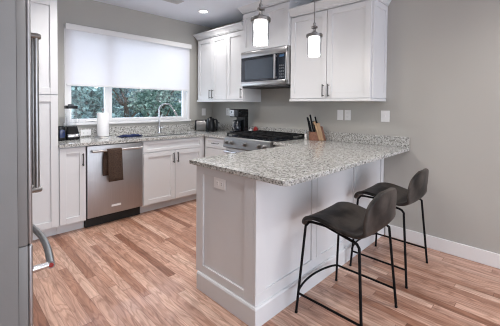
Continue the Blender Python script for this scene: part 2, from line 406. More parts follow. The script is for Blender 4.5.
# ------------------------------------------------------------------ ceiling fittings
downs = [(-.66, -.64), (-2.1, -1.25), (-2.5, -3.3), (-.9, -4.3), (-2.6, -5.4), (-.9, -6.3), (-1.25, -1.75)]  # leading entry is a visible fitting; the rest are added, unseen light sources
dl0 = None
for i, (x, y) in enumerate(downs):
    lab = ['round recessed downlight in the ceiling above the corner uppers', 'added out-of-view recessed downlight over the kitchen aisle', 'added out-of-view recessed downlight near the peninsula end',
           'added out-of-view recessed downlight above the stool side wall', 'added out-of-view recessed downlight at the rear left of the room', 'added out-of-view recessed downlight at the rear right of the room', 'added out-of-view recessed downlight between the range and the peninsula'][i]
    if not dl0:
        dl0 = thing('recessed_downlight', lab, 'ceiling light', (x, y, H), 'recessed ceiling downlights')
        B().lathe([(.052, -.002), (.075, -.002), (.078, -.006), (.056, -.010), (.052, -.006)], (x, y, H), cap=False).build('trim_ring', TRIM, dl0, True)
        B().lathe([(.001, -.004), (.052, -.004), (.052, -.0015), (.001, -.0015)], (x, y, H)).build('lens', BULB, dl0)
    else: copy_thing(dl0, (x, y, H), lab)
    l = bpy.data.lights.new('downlight_glow', 'SPOT'); l.energy = (18, 60, 21, 44, 20, 20, 32)[i]; l.spot_size = math.radians(150); l.spot_blend = .9; l.shadow_soft_size = .06; l.color = (1, .965, .935)
    lo = bpy.data.objects.new('downlight_glow', l); COL.objects.link(lo); lo.location = (x, y, H - .02)

t = thing('ceiling_register', 'small white air register in the ceiling beyond the window shade', 'air vent', (-1.19, -.72, H))
vx, vy = -1.19, -.72
b = B(); b.box(vx - .12, vx + .12, vy - .08, vy + .08, H - .008, H - .0005, .003); b.build('register_frame', REGISTER, t)
for k in range(5):
    B().box(vx - .10, vx + .10, vy - .058 + k * .026, vy - .048 + k * .026, H - .013, H - .0085).build('louver', REGISTER, t)

# ------------------------------------------------------------------ pendants
def pendant(x, y, zb, label):
    t = thing('pendant_lamp', label, 'pendant light', (x, y, H), 'pendant lamps over the peninsula')
    R_ = .060; h = .178; zt = zb + h
    B().lathe([(.001, -.03), (.05, -.028), (.06, -.012), (.06, -.0005), (.001, -.0005)], (x, y, H)).build('canopy', NICKEL, t, True)
    B().cyl((x, y, zt + .10), (x, y, H - .028), .0055).build('rod', NICKEL, t, True)
    B().lathe([(.002, zt + .115), (.012, zt + .112), (.014, zt + .098), (.010, zt + .09), (.026, zt + .082), (.028, zt + .068), (.012, zt + .060), (.014, zt + .040), (.024, zt + .032), (.024, zt + .012), (.001, zt + .012)], (x, y, 0)).build('finial', NICKEL, t, True)
    B().lathe([(.001, zt + .014), (R_ + .008, zt + .014), (R_ + .011, zt + .010), (R_ + .011, zt - .010), (R_ + .007, zt - .012), (.001, zt - .004)], (x, y, 0), seg=36).build('cap_ring', NICKEL, t, True)
    # inner frosted glass
    B().lathe([(.046, zt - .006), (.049, zt - .04), (.046, zt - .09), (.048, zt - .14), (.052, zb + .014), (.048, zb + .006), (.001, zb + .004)], (x, y, 0), seg=32, cap=False).build('frosted_shade', FROST, t, True)
    B().lathe([(R_, zt - .008), (R_, zb + .002), (R_ - .003, zb + .002), (R_ - .003, zt - .008)], (x, y, 0), seg=36, cap=False).build('glass_cylinder', CLEAR, t, True)
    l = bpy.data.lights.new('pendant_glow', 'POINT'); l.energy = 1.6; l.shadow_soft_size = .05; l.color = (1, .92, .82)
    lo = bpy.data.objects.new('pendant_glow', l); COL.objects.link(lo); lo.location = (x, y, zb - .04)
pendant(-1.60, -2.575, 1.735, 'nickel pendant lamp with lit frosted glass cylinder, nearer and larger of the two')
pendant(-.92, -2.575, 1.735, 'nickel pendant lamp with lit frosted glass cylinder, in front of the tall right upper cabinet')

# ------------------------------------------------------------------ cabinets
CT = .884     # underside of the worktop
UB, UT = 1.362, 2.31
def toe(b, ax, F, a0, a1, back=.075): return fbox(b, ax, F, a0, a1, -.5, -back, 0.001, .1)
# pantry
t = thing('pantry_cabinet', 'tall white shaker pantry cabinet with two stacked doors left of the window', 'cabinet', (-2.62, -.3, 0))
b = B(); b.box(-2.866, -2.386, -.61, -.002, .1, UT + .01).box(-2.866, -2.386, -.535, -.002, .001, .1)
b.build('body', WHITE, t, bevel=.001)
crown(B(), -2.866, -2.386, -.632, -.003, UT + .012, (0, 1, -1, 0)).build('crown_molding', WHITE, t)
pd = shaker('Y', -.61, -2.862, -2.389, 1.405, UT, st=.062).build('door', WHITE, t, bevel=.0015)
pull('Y', -.61, -2.83, 1.50, .13, True, pd)
pd = shaker('Y', -.61, -2.862, -2.389, .112, 1.395, st=.062).build('door', WHITE, t, bevel=.0015)
pull('Y', -.61, -2.83, 1.25, .13, True, pd)
# narrow base cabinet
t = thing('base_cabinet', 'narrow white base cabinet with one door between pantry and dishwasher', 'cabinet', (-2.26, -.3, 0))
B().box(-2.384, -2.137, -.61, -.003, .1, CT - .001).box(-2.384, -2.137, -.535, -.003, .001, .1).build('body', WHITE, t)
door('Y', -.61, -2.382, -2.139, .112, CT - .012, t, 1, .745)
# sink base
t = thing('sink_base_cabinet', 'white double-door base cabinet with false drawer front under the sink', 'cabinet', (-1.08, -.3, 0))
b = B(); b.box(-1.520, -1.500, -.61, -.003, .1, CT - .001).box(-.655, -.615, -.61, -.003, .1, CT - .001).box(-1.5, -.655, -.61, -.003, .1, .118).box(-1.5, -.655, -.025, -.003, .118, CT - .001)
b.box(-1.5, -.655, -.61, -.590, .118, CT - .001).box(-1.52, -.615, -.535, -.003, .001, .1)
b.build('body', WHITE, t)
drawer('Y', -.61, -1.517, -.66, .742, CT - .012, t, False)
door('Y', -.61, -1.517, -1.0885, .112, .735, t, 1, .645)
door('Y', -.61, -1.0885, -.66, .112, .735, t, 0, .645)
# drawer base on range wall
t = thing('drawer_base_cabinet', 'white drawer base cabinet in the corner left of the range', 'cabinet', (-.3, -.88, 0))
B().box(-.61, -.003, -1.122, -.617, .1, CT - .001).box(-.535, -.003, -1.122, -.617, .001, .1).build('body', WHITE, t)
for z0, z1 in ((.742, CT - .012), (.43, .735), (.112, .423)): drawer('X', -.61, -1.120, -.66, z0, z1, t)
# cabinet between range and peninsula
t = thing('corner_base_cabinet', 'white base cabinet between range and peninsula, behind the peninsula', 'cabinet', (-.3, -2.05, 0))
B().box(-.61, -.003, -2.215, -1.893, .1, CT - .001).box(-.535, -.003, -2.215, -1.893, .001, .1).build('body', WHITE, t)
door('X', -.61, -2.21, -1.896, .112, CT - .012, t, 1, .745)

# peninsula
PX, PY0, PY1 = -1.9, -2.83, -2.235
t = thing('peninsula_cabinet', 'white panelled peninsula cabinet carrying the large granite worktop', 'cabinet', (-.95, -2.53, 0))
b = B(); b.box(PX + .02, -.003, PY0 + .02, PY1 - .0, .1, CT - .001).box(PX + .02, -.003, PY0 + .02, PY1 - .075, .001, .1)
b.build('body', WHITE, t)
b = shaker('X', PX + .02, PY0 + .0215, PY1, .118, CT - .002, st=.078, rails=(.055, .062), rec=.012); b.build('end_panel', WHITE, t, bevel=.0015)
b = B(); F = PY0 + .02
fbox(b, 'Y', F, PX + .022, -.004, 0, .008, .118, CT - .002)
fbox(b, 'Y', F, PX + .0, -.004, 0, .02, .118, .19); fbox(b, 'Y', F, PX, -.004, 0, .02, CT - .062, CT - .002)
for a0, a1 in ((PX, PX + .09), (-1.31, -1.25), (-1.246, -1.186), (-.66, -.61), (-.606, -.556), (-.07, -.004)):
    fbox(b, 'Y', F, a0, a1, 0, .02, .19, CT - .062)
b.build('side_panel', WHITE, t, bevel=.0012)
b = B(); b.loft([[Vector((x0, y0, z)), Vector((x1, y0, z)), Vector((x1, y1, z)), Vector((x0, y1, z))] for z, x0, x1, y0, y1 in (
    (.001, PX - .016, -.005, PY0 - .016, PY1 - .03), (.112, PX - .016, -.005, PY0 - .016, PY1 - .03), (.121, PX - .010, -.005, PY0 - .010, PY1 - .03), (.123, PX - .002, -.005, PY0 - .002, PY1 - .03))])
b.build('base_molding', WHITE, t)
# doors on the kitchen side (face +Y)
for a0, a1 in ((-1.86, -1.26), (-1.25, -.66)):
    b = B(); st = .057
    b.box(a0 + st, a1 - st, PY1, PY1 + .009, .17, CT - .07).box(a0, a0 + st, PY1, PY1 + .02, .112, CT - .012).box(a1 - st, a1, PY1, PY1 + .02, .112, CT - .012)
    b.box(a0 + st, a1 - st, PY1, PY1 + .02, .112, .17).box(a0 + st, a1 - st, PY1, PY1 + .02, CT - .07, CT - .012)
    b.build('door', WHITE, t, bevel=.0015)

# uppers
def rail(b, x0, x1, y0, y1, z0=UB, h=.026): b.box(x0, x1, y0, y1, z0, z0 + h, .004)
def upper(label, y0, y1, doors, z0, z1, depth, hz, crown_z, sides, endpanel=False, rail_on=True):
    t = thing('upper_cabinet', label, 'cabinet', (-depth / 2, (y0 + y1) / 2, z0))
    B().box(-depth, -.003, y0, y1, z0 + (.027 if rail_on else 0), z1 + .012).build('body', WHITE, t)
    if rail_on:
        b = B(); rail(b, -depth - .035, -.003, y0 - (.012 if endpanel else 0), y1 + .0, z0); b.build('light_rail', WHITE, t)
    crown(B(), -depth - .022, -.003, y0 - (.014 if endpanel else 0), y1, z1 + .013, sides).build('crown_molding', WHITE, t)
    for a0, a1, hs in doors: door('X', -depth, a0, a1, z0 + (.032 if rail_on else .004), z1, t, hs, hz)
    if endpanel:      # end panel facing -Y
        shaker('Y', y0, -depth + .002, -.004, z0 + .03, z1 + .010, st=.055, th=.012, rec=.007).build('end_panel', WHITE, t, bevel=.001)
    return t
upper('white upper cabinet with three doors in the corner left of the microwave', -1.112, -.075, ((-.437, -.08, 0), (-.77, -.437, 1), (-1.110, -.77, 0)), UB, UT, .33, 1.475, 0, (-1, 0, 0, 1))
upper('deeper white cabinet above the microwave with crown reaching the ceiling', -1.882, -1.116, ((-1.880, -1.499, None), (-1.499, -1.118, None)), 2.005, 2.50, .36, 2.07, 0, (-1, 0, -1, 1), rail_on=False)
upper('large two-door white upper cabinet right of the microwave', -2.83, -1.886, ((-2.827, -2.358, 1), (-2.358, -1.889, 0)), UB, UT, .33, 1.475, 0, (-1, 0, -1, 0), endpanel=True)

# ------------------------------------------------------------------ worktops and backsplashes
def rounded(poly, rad):     # round the corners listed with a radius
    out = []; n = len(poly)
    for i, (p, r) in enumerate(zip(poly, rad)):
        P = Vector(p)
        if not r: out.append(tuple(P)); continue
        A = (Vector(poly[i - 1]) - P).normalized(); C_ = (Vector(poly[(i + 1) % n]) - P).normalized()
        c_ = P + (A + C_) * r
        s0, s1 = P + A * r, P + C_ * r
        v0, v1 = s0 - c_, s1 - c_
        for k in range(7):
            q = k / 6; v = (v0 * (1 - q) + v1 * q); v = v.normalized() * r; out.append(tuple(c_ + v))
    return out
b = B(); z0, z1 = CT, .914
sx0, sx1, sy0, sy1 = -1.46, -.72, -.53, -.14
b.box(-2.383, sx0, -.65, -.003, z0, z1).box(sx0, sx1, -.65, sy0, z0, z1).box(sx0, sx1, sy1, -.003, z0, z1)
b.prism([(sx1, -.65), (-.65, -.65), (-.65, -1.123), (-.003, -1.123), (-.003, -.003), (sx1, -.003)], z0, z1)
tag(b.build('countertop', GRANITE), 'speckled grey granite L-shaped worktop under the window with the sink cutout', 'countertop')
poly = [(-.65, -1.893), (-.003, -1.893), (-.003, -3.07), (-1.925, -3.07), (-1.925, -2.17), (-.65, -2.17)]
b = B(); b.prism(rounded(poly, [0, 0, 0, .045, .02, 0]), z0, z1)
tag(b.build('countertop', GRANITE, bevel=.003), 'speckled light granite worktop covering the peninsula with seating overhang', 'countertop')
B_ = B(); B_.box(-2.383, -.003, -.022, -.003, .9145, 1.0156)
tag(B_.build('backsplash', GRANITE, bevel=.002), 'low granite backsplash strip under the window sill', 'backsplash')
B_ = B(); B_.box(-.022, -.003, -3.07, -.024, .9145, 1.0156)
tag(B_.build('backsplash', GRANITE, bevel=.002), 'low granite backsplash strip along the range wall', 'backsplash')

# sink and faucet
t = thing('kitchen_sink', 'undermount stainless steel sink sunk in the worktop below the window', 'sink', ((sx0 + sx1) / 2, -.34, CT))
b = B(); th = .004; d = .19
b.box(sx0 - .0, sx0 + th, sy0, sy1, CT - d, CT - .001).box(sx1 - th, sx1, sy0, sy1, CT - d, CT - .001).box(sx0, sx1, sy0, sy0 + th, CT - d, CT - .001).box(sx0, sx1, sy1 - th, sy1, CT - d, CT - .001).box(sx0, sx1, sy0, sy1, CT - d - th, CT - d)
b.build('basin', STEELH, t)
B().lathe([(.001, .003), (.04, .003), (.045, 0), (.001, 0)], ((sx0 + sx1) / 2, -.34, CT - d)).build('drain', CHROME, t, True)
fx, fy = -1.01, -.078
t = thing('kitchen_faucet', 'tall chrome gooseneck pull-down faucet behind the sink', 'faucet', (fx, fy, .914))
B().lathe([(.001, .0005), (.028, .0005), (.028, .006), (.022, .012), (.0195, .09), (.0165, .10), (.001, .10)], (fx, fy, .914)).build('faucet_base', CHROME, t, True)
dx, dy = .80, -.60; R_ = .095; zc = 1.232 
pts = [(fx, fy, 1.00), (fx, fy, 1.1), (fx, fy, zc)] + [(fx + dx * R_ * (1 - math.cos(a)), fy + dy * R_ * (1 - math.cos(a)), zc + R_ * math.sin(a)) for a in [math.radians(12 * k) for k in range(1, 14)]]
e_ = Vector(pts[-1]); dd = (e_ - Vector(pts[-2])).normalized(); e2 = e_ + dd * .05; e3 = e2 + dd * .085
B().tube(pts + [tuple(e2)], .0098, 14).build('spout', CHROME, t, True)
B().tube([tuple(e2 - dd * .01), tuple(e2), tuple(e3), tuple(e3 + dd * .004)], [.011, .0145, .015, .011], 14).build('spray_head', CHROME, t, True)
B().tube([(fx + .02, fy - .004, .985), (fx + .045, fy - .012, .99), (fx + .075, fy - .03, 1.005)], [.010, .008, .006], 10).build('lever', CHROME, t, True)

# ------------------------------------------------------------------ dishwasher and towel
t = thing('dishwasher', 'stainless steel dishwasher with bar handle in the window run', 'dishwasher', (-1.828, -.3, 0))
B().box(-2.130, -1.526, -.58, -.01, .105, CT - .006).build('tub', BLACKP, t)
dd_ = B().box(-2.129, -1.527, -.632, -.585, .115, CT - .010, .005).build('door', STEEL, t, True)
b = B(); b.cyl((-2.095, -.685, .820), (-1.561, -.685, .820), .0125, 16)
b.build('handle', STEELH, dd_, True)
for x in (-2.085, -1.571): B().tube([(x, -.632, .820), (x, -.685, .820)], [.014, .011], 14).build('handle_post', CHROME, dd_, True)
B().box(-1.885, -1.783, -.6345, -.632, .190, .212, .001).build('badge', PLATE, dd_)
B().box(-2.130, -1.526, -.56, -.54, .001, .105).build('kick_plate', KICKB, t)
# towel over the bar
def towel():
    b = B(); x0, x1 = -1.955, -1.80; n = 8; yc, zc_ = -.685, .820; r = .0165
    path = [(yc + r, .820 - .27)] + [(yc + r, .820 - .27 + k * .065) for k in range(1, 4)]
    path += [(yc + r * math.cos(math.radians(a)), zc_ + r * math.sin(math.radians(a))) for a in range(0, 181, 30)]
    path += [(yc - r - .001 * k, .820 - k * .05) for k in range(1, 7)] + [(yc - r - .008, .820 - .335)]
    ringsA = []
    for k, (y, z) in enumerate(path):
        front = k > 8
        row = []
        for i in range(n + 1):
            q = i / n; x = x0 + (x1 - x0) * q
            if not front: x -= .030 if k < 4 else .030 * max(0, (6 - k)) / 3
            else: x += .012 * (k - 8) / 8
            row.append(Vector((x, y + (.003 * math.sin(q * 9 + 1) if k not in range(3, 9) else 0), z)))
        ringsA.append(row)
    b.loft(ringsA, closed=False, cap=False)
    o = b.build('dish_towel', TOWEL, None, True, angle=180)
    s_ = o.modifiers.new('thick', 'SOLIDIFY'); s_.thickness = .005; s_.offset = 0
    tag(o, 'dark brown towel folded over the dishwasher handle', 'towel')
towel()

# ------------------------------------------------------------------ range
RY0, RY1 = -1.886, -1.128
t = thing('gas_range', 'stainless steel gas range with black grates between the worktops', 'stove', (-.35, -1.507, 0))
B().box(-.63, -.03, RY0, RY1, .09, .905).build('body', STEELH, t)
B().box(-.57, -.05, RY0 + .01, RY1 - .01, .001, .09).build('kick_plate', KICKB, t)
b = B(); b.loft([[Vector((x, y, z)) for x, z in ((-.60, .79), (-.705, .79), (-.712, .80), (-.690, .912), (-.675, .922), (-.60, .922))] for y in (RY0, RY1)])
pn = b.build('control_panel', DSTEEL, t)
for y in (-1.185, -1.275, -1.505, -1.73, -1.82):
    b = B(); c_ = Vector((-.701, y, .856)); n_ = Vector((-.982, 0, .19)).normalized()
    b.tube([tuple(c_ - n_ * .002), tuple(c_ + n_ * .010), tuple(c_ + n_ * .012), tuple(c_ + n_ * .038), tuple(c_ + n_ * .041)], [.026, .025, .019, .018, .014], 18)
    b.build('knob', NICKEL, pn, True)
od = B().box(-.672, -.632, RY0 + .002, RY1 - .002, .27, .782, .005).build('oven_door', STEELH, t, True)
B().box(-.6745, -.6715, RY0 + .10, RY1 - .10, .36, .66, .001).build('oven_window', BLACKG, od)
b = B(); b.cyl((-.725, RY0 + .03, .742), (-.725, RY1 - .03, .742), .0125, 16)
for y in (RY0 + .06, RY1 - .06): b.cyl((-.67, y, .742), (-.725, y, .742), .011)
b.build('handle', CHROME, od, True)
B().box(-.665, -.632, RY0 + .002, RY1 - .002, .10, .262, .005).build('warming_drawer', STEELH, t, True)
B().box(-.672, -.028, RY0, RY1, .9225, .930, .002).build('cooktop', BLACKG, t)
for cy in (-1.26, -1.507, -1.755):
    for cx in (-.50, -.19):
        if cy == -1.507 and cx == -.50: cx = -.345
        elif cy == -1.507: continue
        B().lathe([(.001, .0), (.055, .0), (.052, .010), (.038, .012), (.036, .022), (.001, .024)], (cx, cy, .9305)).build('burner', IRON, t, True)
for gy0, gy1 in ((RY0 + .008, -1.637), (-1.633, -1.382), (-1.378, RY1 - .008)):
    b = B(); zt = .968; r = .007
    for y in (gy0 + .008, (gy0 + gy1) / 2, gy1 - .008): b.box(-.655, -.045, y - r, y + r, zt - .016, zt, .002)
    for x in (-.648, -.50, -.345, -.19, -.052): b.box(x - r, x + r, gy0, gy1, zt - .015, zt - .001, .002)
    for y in (gy0 + .008, gy1 - .008):
        for x in (-.648, -.345, -.052): b.box(x - r, x + r, y - r, y + r, .9305, zt - .012)
    b.build('grate', IRON, t)

# ------------------------------------------------------------------ microwave
t = thing('microwave_oven', 'stainless steel over-the-range microwave under the deeper cabinet', 'microwave', (-.2, -1.499, 1.57))
my0, my1, mz0, mz1 = -1.879, -1.119, 1.555, 2.0; mf = -.375
B().box(mf, -.004, my0, my1, mz0 + .004, mz1, .003).build('body', STEELH, t)
b = B(); b.box(mf - .030, mf - .001, my0, my1, mz0 + .012, mz0 + .062, .006).box(mf - .036, mf - .001, my0, my1, mz1 - .075, mz1 - .003, .010)
b.box(mf - .030, mf - .001, my0, my0 + .028, mz0 + .02, mz1 - .01, .004)
fr = b.build('front_frame', STEELH, t, True)
B().box(mf - .026, mf - .001, my0 + .130, my1, mz0 + .062, mz1 - .075, .002).build('door', BLACKG, t)
B().box(mf - .0275, mf - .026, my0 + .215, my1 - .075, mz0 + .09, mz1 - .11, .0005).build('window', MWGLASS, t)
b = B(); b.box(mf - .026, mf - .001, my0 + .028, my0 + .130, mz0 + .062, mz1 - .075, .002); cp = b.build('control_panel', BLACKG, t)
for r_ in range(5):
    for c_ in range(3):
        B().box(mf - .0272, mf - .0255, my0 + .044 + c_ * .026, my0 + .062 + c_ * .026, mz0 + .082 + r_ * .034, mz0 + .100 + r_ * .034).build('button', mat('key_grey', (.10, .11, .12), .4, noise=(9, (.09, .10, .11), (.11, .12, .13))) if r_ == c_ == 0 else bpy.data.materials['key_grey'], cp)
B().box(mf - .0272, mf - .0255, my0 + .045, my0 + .112, mz1 - .118, mz1 - .092).build('display', BLUELED, cp)
b = B(); b.box(mf - .062, mf - .048, my0 + .150, my0 + .177, mz0 + .075, mz1 - .085, .005)
for z in (mz0 + .09, mz1 - .105): b.box(mf - .050, mf - .024, my0 + .155, my0 + .172, z - .01, z + .01)
b.build('handle', STEEL, t, True)
b = B(); b.box(mf - .02, -.03, my0 + .02, my1 - .02, mz0 - .018, mz0 + .006, .002)
b.build('vent_plate', SLOT, t)

# ------------------------------------------------------------------ refrigerator
fX, fy0, fy1 = -2.918, -2.475, -1.56
t = thing('refrigerator', 'large stainless french-door refrigerator at the left edge of the room', 'refrigerator', (-3.3, -2.02, 0))
B().box(-3.70, fX - .052, fy0, fy1, .03, 1.80).build('body', GREYSIDE, t)
for x in (-3.6, fX - .15):
    for y in (fy0 + .06, fy1 - .06): B().cyl((x, y, .001), (x, y, .0295), .02).build('foot', BLACKP, t)
ymid = (fy0 + fy1) / 2
for y0, y1, hy in ((fy0, ymid - .002, ymid - .045), (ymid + .002, fy1, ymid + .045)):
    d_ = B().box(fX - .051, fX - .0185, y0, y1, .7085, 1.80, .001, 2).build('door', GREYSIDE, t, True)
    B().box(fX - .018, fX, y0, y1, .7085, 1.80, .008, 3).build('front_panel', STEEL, d_, True)
    b = B(); xh = fX + .092
    b.tube([(xh, hy, .83), (xh, hy, 1.69)], .0125, 16)
    hh = b.build('handle', NICKEL, d_, True)
    for z in (.845, 1.675):
        B().tube([(fX - .002, hy, z), (xh + .016, hy, z), (xh + .022, hy, z)], [.016, .016, .012], 14).build('handle_post', NICKEL, hh, True)
d_ = B().box(fX - .051, fX - .0185, fy0, fy1, .09, .705, .001, 2).build('freezer_drawer', GREYSIDE, t, True)
B().box(fX - .018, fX, fy0, fy1, .09, .705, .008, 3).build('front_panel', STEEL, d_, True)
b = B(); pts = [(fX + .078 + .040 * math.sin(PI * k / 16), fy0 + .06 + (fy1 - fy0 - .12) * k / 16, .565) for k in range(17)]
b.tube(pts, .0165, 16); hh = b.build('handle', NICKEL, d_, True)
for y in (fy0 + .07, fy1 - .07):
    B().tube([(fX - .002, y, .565), (fX + .082, y, .565)], [.016, .013], 14).build('handle_post', CHROME, hh, True)
B().lathe([(.001, -.0035), (.010, -.003), (.010, .001), (.001, .001)], (fX + .079, fy0 + .059, .565), 'y').build('medallion', REDCAN, hh, True)

# ------------------------------------------------------------------ things on the window worktop
Z = .9142
# blender
bx, by = -2.155, -.18
t = thing('kitchen_blender', 'black blender with clear jar and black lid left of the window', 'blender', (bx, by, Z))
def rrect(cx, cy, hx, hy, r, z, n=5):
    out = []
    for sx, sy, a0 in ((1, 1, 0), (-1, 1, 90), (-1, -1, 180), (1, -1, 270)):
        for k in range(n + 1):
            a = math.radians(a0 + 90 * k / n); out.append(Vector((cx + sx * (hx - r) + r * math.cos(a), cy + sy * (hy - r) + r * math.sin(a), z)))
    return out
b = B(); b.loft([rrect(bx, by, hx, hy, min(hx, hy) * .45, Z + z) for z, hx, hy in ((0, .072, .080), (.012, .075, .084), (.05, .072, .080), (.10, .062, .066), (.135, .055, .055), (.15, .052, .052))])
b.build('base', BLACKP, t, True)
b = B(); b.loft([rrect(bx, by - .001, hx, .081 - dd2, .02, Z + z) for z, hx, dd2 in ((.030, .058, -.006), (.036, .064, -.007), (.058, .064, -.003), (.064, .056, .0))])
b.build('dial', CHROME, t, True)
b = B(); b.loft([rrect(bx, by, hx, hx, .018, Z + z) for z, hx in ((.151, .044), (.20, .047), (.30, .052), (.345, .054))], cap=False)
b.build('jar', CLEAR, t, True)
b = B(); b.tube([(bx + .050, by, Z + .325), (bx + .082, by, Z + .315), (bx + .084, by, Z + .24), (bx + .076, by, Z + .19), (bx + .045, by, Z + .185)], .006, 10); b.build('handle', CLEAR, t, True)
b = B(); b.loft([rrect(bx, by, hx, hx, .02, Z + z) for z, hx in ((.346, .058), (.376, .059), (.380, .052), (.384, .03), (.394, .028), (.396, .024))]); b.build('lid', BLACKP, t, True)
# grinder: the dark device at the pantry
gx, gy = -2.275, -.24
t = thing('coffee_grinder', 'small black countertop appliance with a coloured-in blue reflection beside the pantry', 'appliance', (gx, gy, Z))
b = B(); b.loft([rrect(gx, gy, hx, hy, .022, Z + z) for z, hx, hy in ((0, .040, .055), (.01, .043, .058), (.10, .040, .052), (.150, .038, .048), (.158, .032, .040))]); b.build('base', BLACKP, t, True)
b = B(); b.loft([rrect(gx + .004, gy - .049, hx, .012, .008, Z + z) for z, hx in ((.035, .024), (.045, .027), (.11, .026), (.12, .020))]); b.build('front_panel', BLUEREFL, t, True)  # blue reflection shaped as a tinted raised patch
# paper towel holder
px_, py_ = -1.825, -.22
t = thing('paper_towel_holder', 'upright paper towel holder with steel base and full white roll', 'paper towel holder', (px_, py_, Z))
B().lathe([(.001, 0), (.082, 0), (.085, .005), (.080, .012), (.02, .016), (.001, .016)], (px_, py_, Z), seg=32).build('base', STEELH, t, True)
B().lathe([(.001, .015), (.006, .015), (.006, .315), (.014, .322), (.017, .334), (.012, .348), (.001, .352)], (px_, py_, Z)).build('rod', NICKEL, t, True)
B().lathe([(.016, .018), (.062, .018), (.064, .022), (.064, .292), (.062, .296), (.016, .296)], (px_, py_, Z), seg=32, cap=False).build('paper_roll', PAPER, t, True)
B().tube([(px_ + .074, py_ + .01, Z + .012), (px_ + .074, py_ + .01, Z + .16), (px_ + .068, py_ + .01, Z + .19)], .0035, 8).build('tension_arm', NICKEL, t, True)
# dish cloth
b = B(); n = 14
for lay, (sx, sy, ox, oy) in enumerate(((.25, .17, 0, 0), (.20, .14, .012, -.008))):
    rows = [[Vector((-1.545 + ox + (i / n - .5) * sx * (1 + .06 * math.sin(j_)), -.33 + oy + (j_ / n - .5) * sy + .006 * math.sin(i * .8), Z + .004 + lay * .010 + .004 * math.sin(i * .9 + lay) * math.cos(j_ * .7) + .004)) for i in range(n + 1)] for j_ in range(n + 1)]
    b.loft(rows, closed=False, cap=False)
o = b.build('dish_cloth', CLOTHBLUE, None, True, angle=180); s_ = o.modifiers.new('thick', 'SOLIDIFY'); s_.thickness = .008; s_.offset = 0
tag(o, 'folded navy blue dish cloth lying on the worktop left of the sink', 'cloth')

# toaster in the corner
tx, ty = -.285, -.225
t = thing('toaster', 'long stainless toaster with black ends in the corner behind the kettle', 'toaster', (tx, ty, Z)); 
ux = Vector((.705, -.71, 0)); uy = Vector((.71, .705, 0))
def loc(u, v, z): return Vector((tx, ty, Z + z)) + ux * u + uy * v
def rbox(u0, u1, prof): return B().loft([[loc(u, v, z) for v, z in prof] for u in (u0, u1)])
prof = [(-.07, .012), (-.075, .03), (-.073, .12), (-.06, .155), (-.035, .168), (.035, .168), (.06, .155), (.073, .12), (.075, .03), (.07, .012)]
rbox(-.145, .145, prof).build('shell', DSTEEL, t, True)
pe = [(v * 1.03, .006 + (z - .012) * 1.03) for v, z in prof]
b = B()
for u0, u1 in ((-.172, -.145), (.145, .172)):
    b.loft([[loc(u0 if s_ else u1, v * (1 if (s_ == 1) == (u0 > 0) else .9), z * (1 if (s_ == 1) == (u0 > 0) else .95) + .004) for v, z in pe] for s_ in (0, 1)])
b.build('end_cap', BLACKP, t, True)
rbox(-.13, .13, [(-.012, .1685), (-.012, .1705), (.012, .1705), (.012, .1685)]).build('slot', SLOT, t)
b = B(); b.loft([[loc(u, v, z) for v, z in ((-.02, .115), (.02, .115), (.02, .132), (-.02, .132))] for u in (.174, .20)]); b.build('lever', BLACKP, t)
# kettle
kx, ky = -.35, -.41
t = thing('electric_kettle', 'glossy black electric kettle in the corner beside the coffee maker', 'kettle', (kx, ky, Z))
B().lathe([(.001, 0), (.072, 0), (.076, .008), (.072, .018), (.001, .020)], (kx, ky, Z), seg=28).build('base', BLACKP, t, True)
B().lathe([(.001, .0205), (.070, .0205), (.076, .04), (.074, .09), (.066, .14), (.056, .18), (.052, .19), (.001, .192)], (kx, ky, Z), seg=32).build('body', BLACKP, t, True)
B().lathe([(.001, .1925), (.050, .1925), (.046, .204), (.02, .212), (.012, .222), (.001, .224)], (kx, ky, Z), seg=28).build('lid', BLACKP, t, True)
def kl(u, z): return tuple(Vector((kx, ky, Z + z)) + (ux * .9 - uy * .3).normalized() * u)
B().tube([kl(.052, .186), kl(.09, .19), kl(.105, .165), (kl(.105, .10)), kl(.095, .06), kl(.073, .055)], .010, 10).build('handle', BLACKP, t, True)
B().tube([kl(-.058, .145), kl(-.085, .172)], [.018, .012], 12).build('spout', BLACKP, t, True)
# coffee maker, front turned to the room (faces -X)
cx0, cy0 = -.22, -.90
t = thing('coffee_maker', 'black drip coffee maker with glass carafe left of the range', 'coffee maker', (cx0, cy0, Z))
b = B(); b.box(cx0 - .12, cx0 + .10, cy0 - .082, cy0 + .082, Z, Z + .035, .008); b.build('base', BLACKP, t)
B().box(cx0 + .015, cx0 + .10, cy0 - .081, cy0 + .081, Z + .0355, Z + .30, .008).build('water_tank', BLACKP, t)
B().box(cx0 - .115, cx0 + .10, cy0 - .083, cy0 + .083, Z + .235, Z + .345, .012).build('brew_head', BLACKP, t)
cpn = B().box(cx0 - .122, cx0 - .116, cy0 - .02, cy0 + .078, Z + .245, Z + .335, .002).build('control_panel', NICKEL, t)
B().box(cx0 - .1235, cx0 - .1222, cy0 + .02, cy0 + .05, Z + .29, Z + .318).build('display', BLACKG, cpn)
B().lathe([(.05, .036), (.062, .045), (.066, .08), (.058, .13), (.044, .165), (.044, .175)], (cx0 - .053, cy0, Z), seg=24, cap=False).build('carafe', BLACKG, t, True)
B().lathe([(.001, .1755), (.046, .1755), (.044, .19), (.001, .195)], (cx0 - .053, cy0, Z), seg=24).build('carafe_lid', BLACKP, t, True)
B().tube([(cx0 - .095, cy0 - .012, Z + .175), (cx0 - .135, cy0 - .02, Z + .165), (cx0 - .14, cy0 - .02, Z + .10), (cx0 - .115, cy0 - .012, Z + .075)], .008, 8).build('carafe_handle', STEELH, t, True)
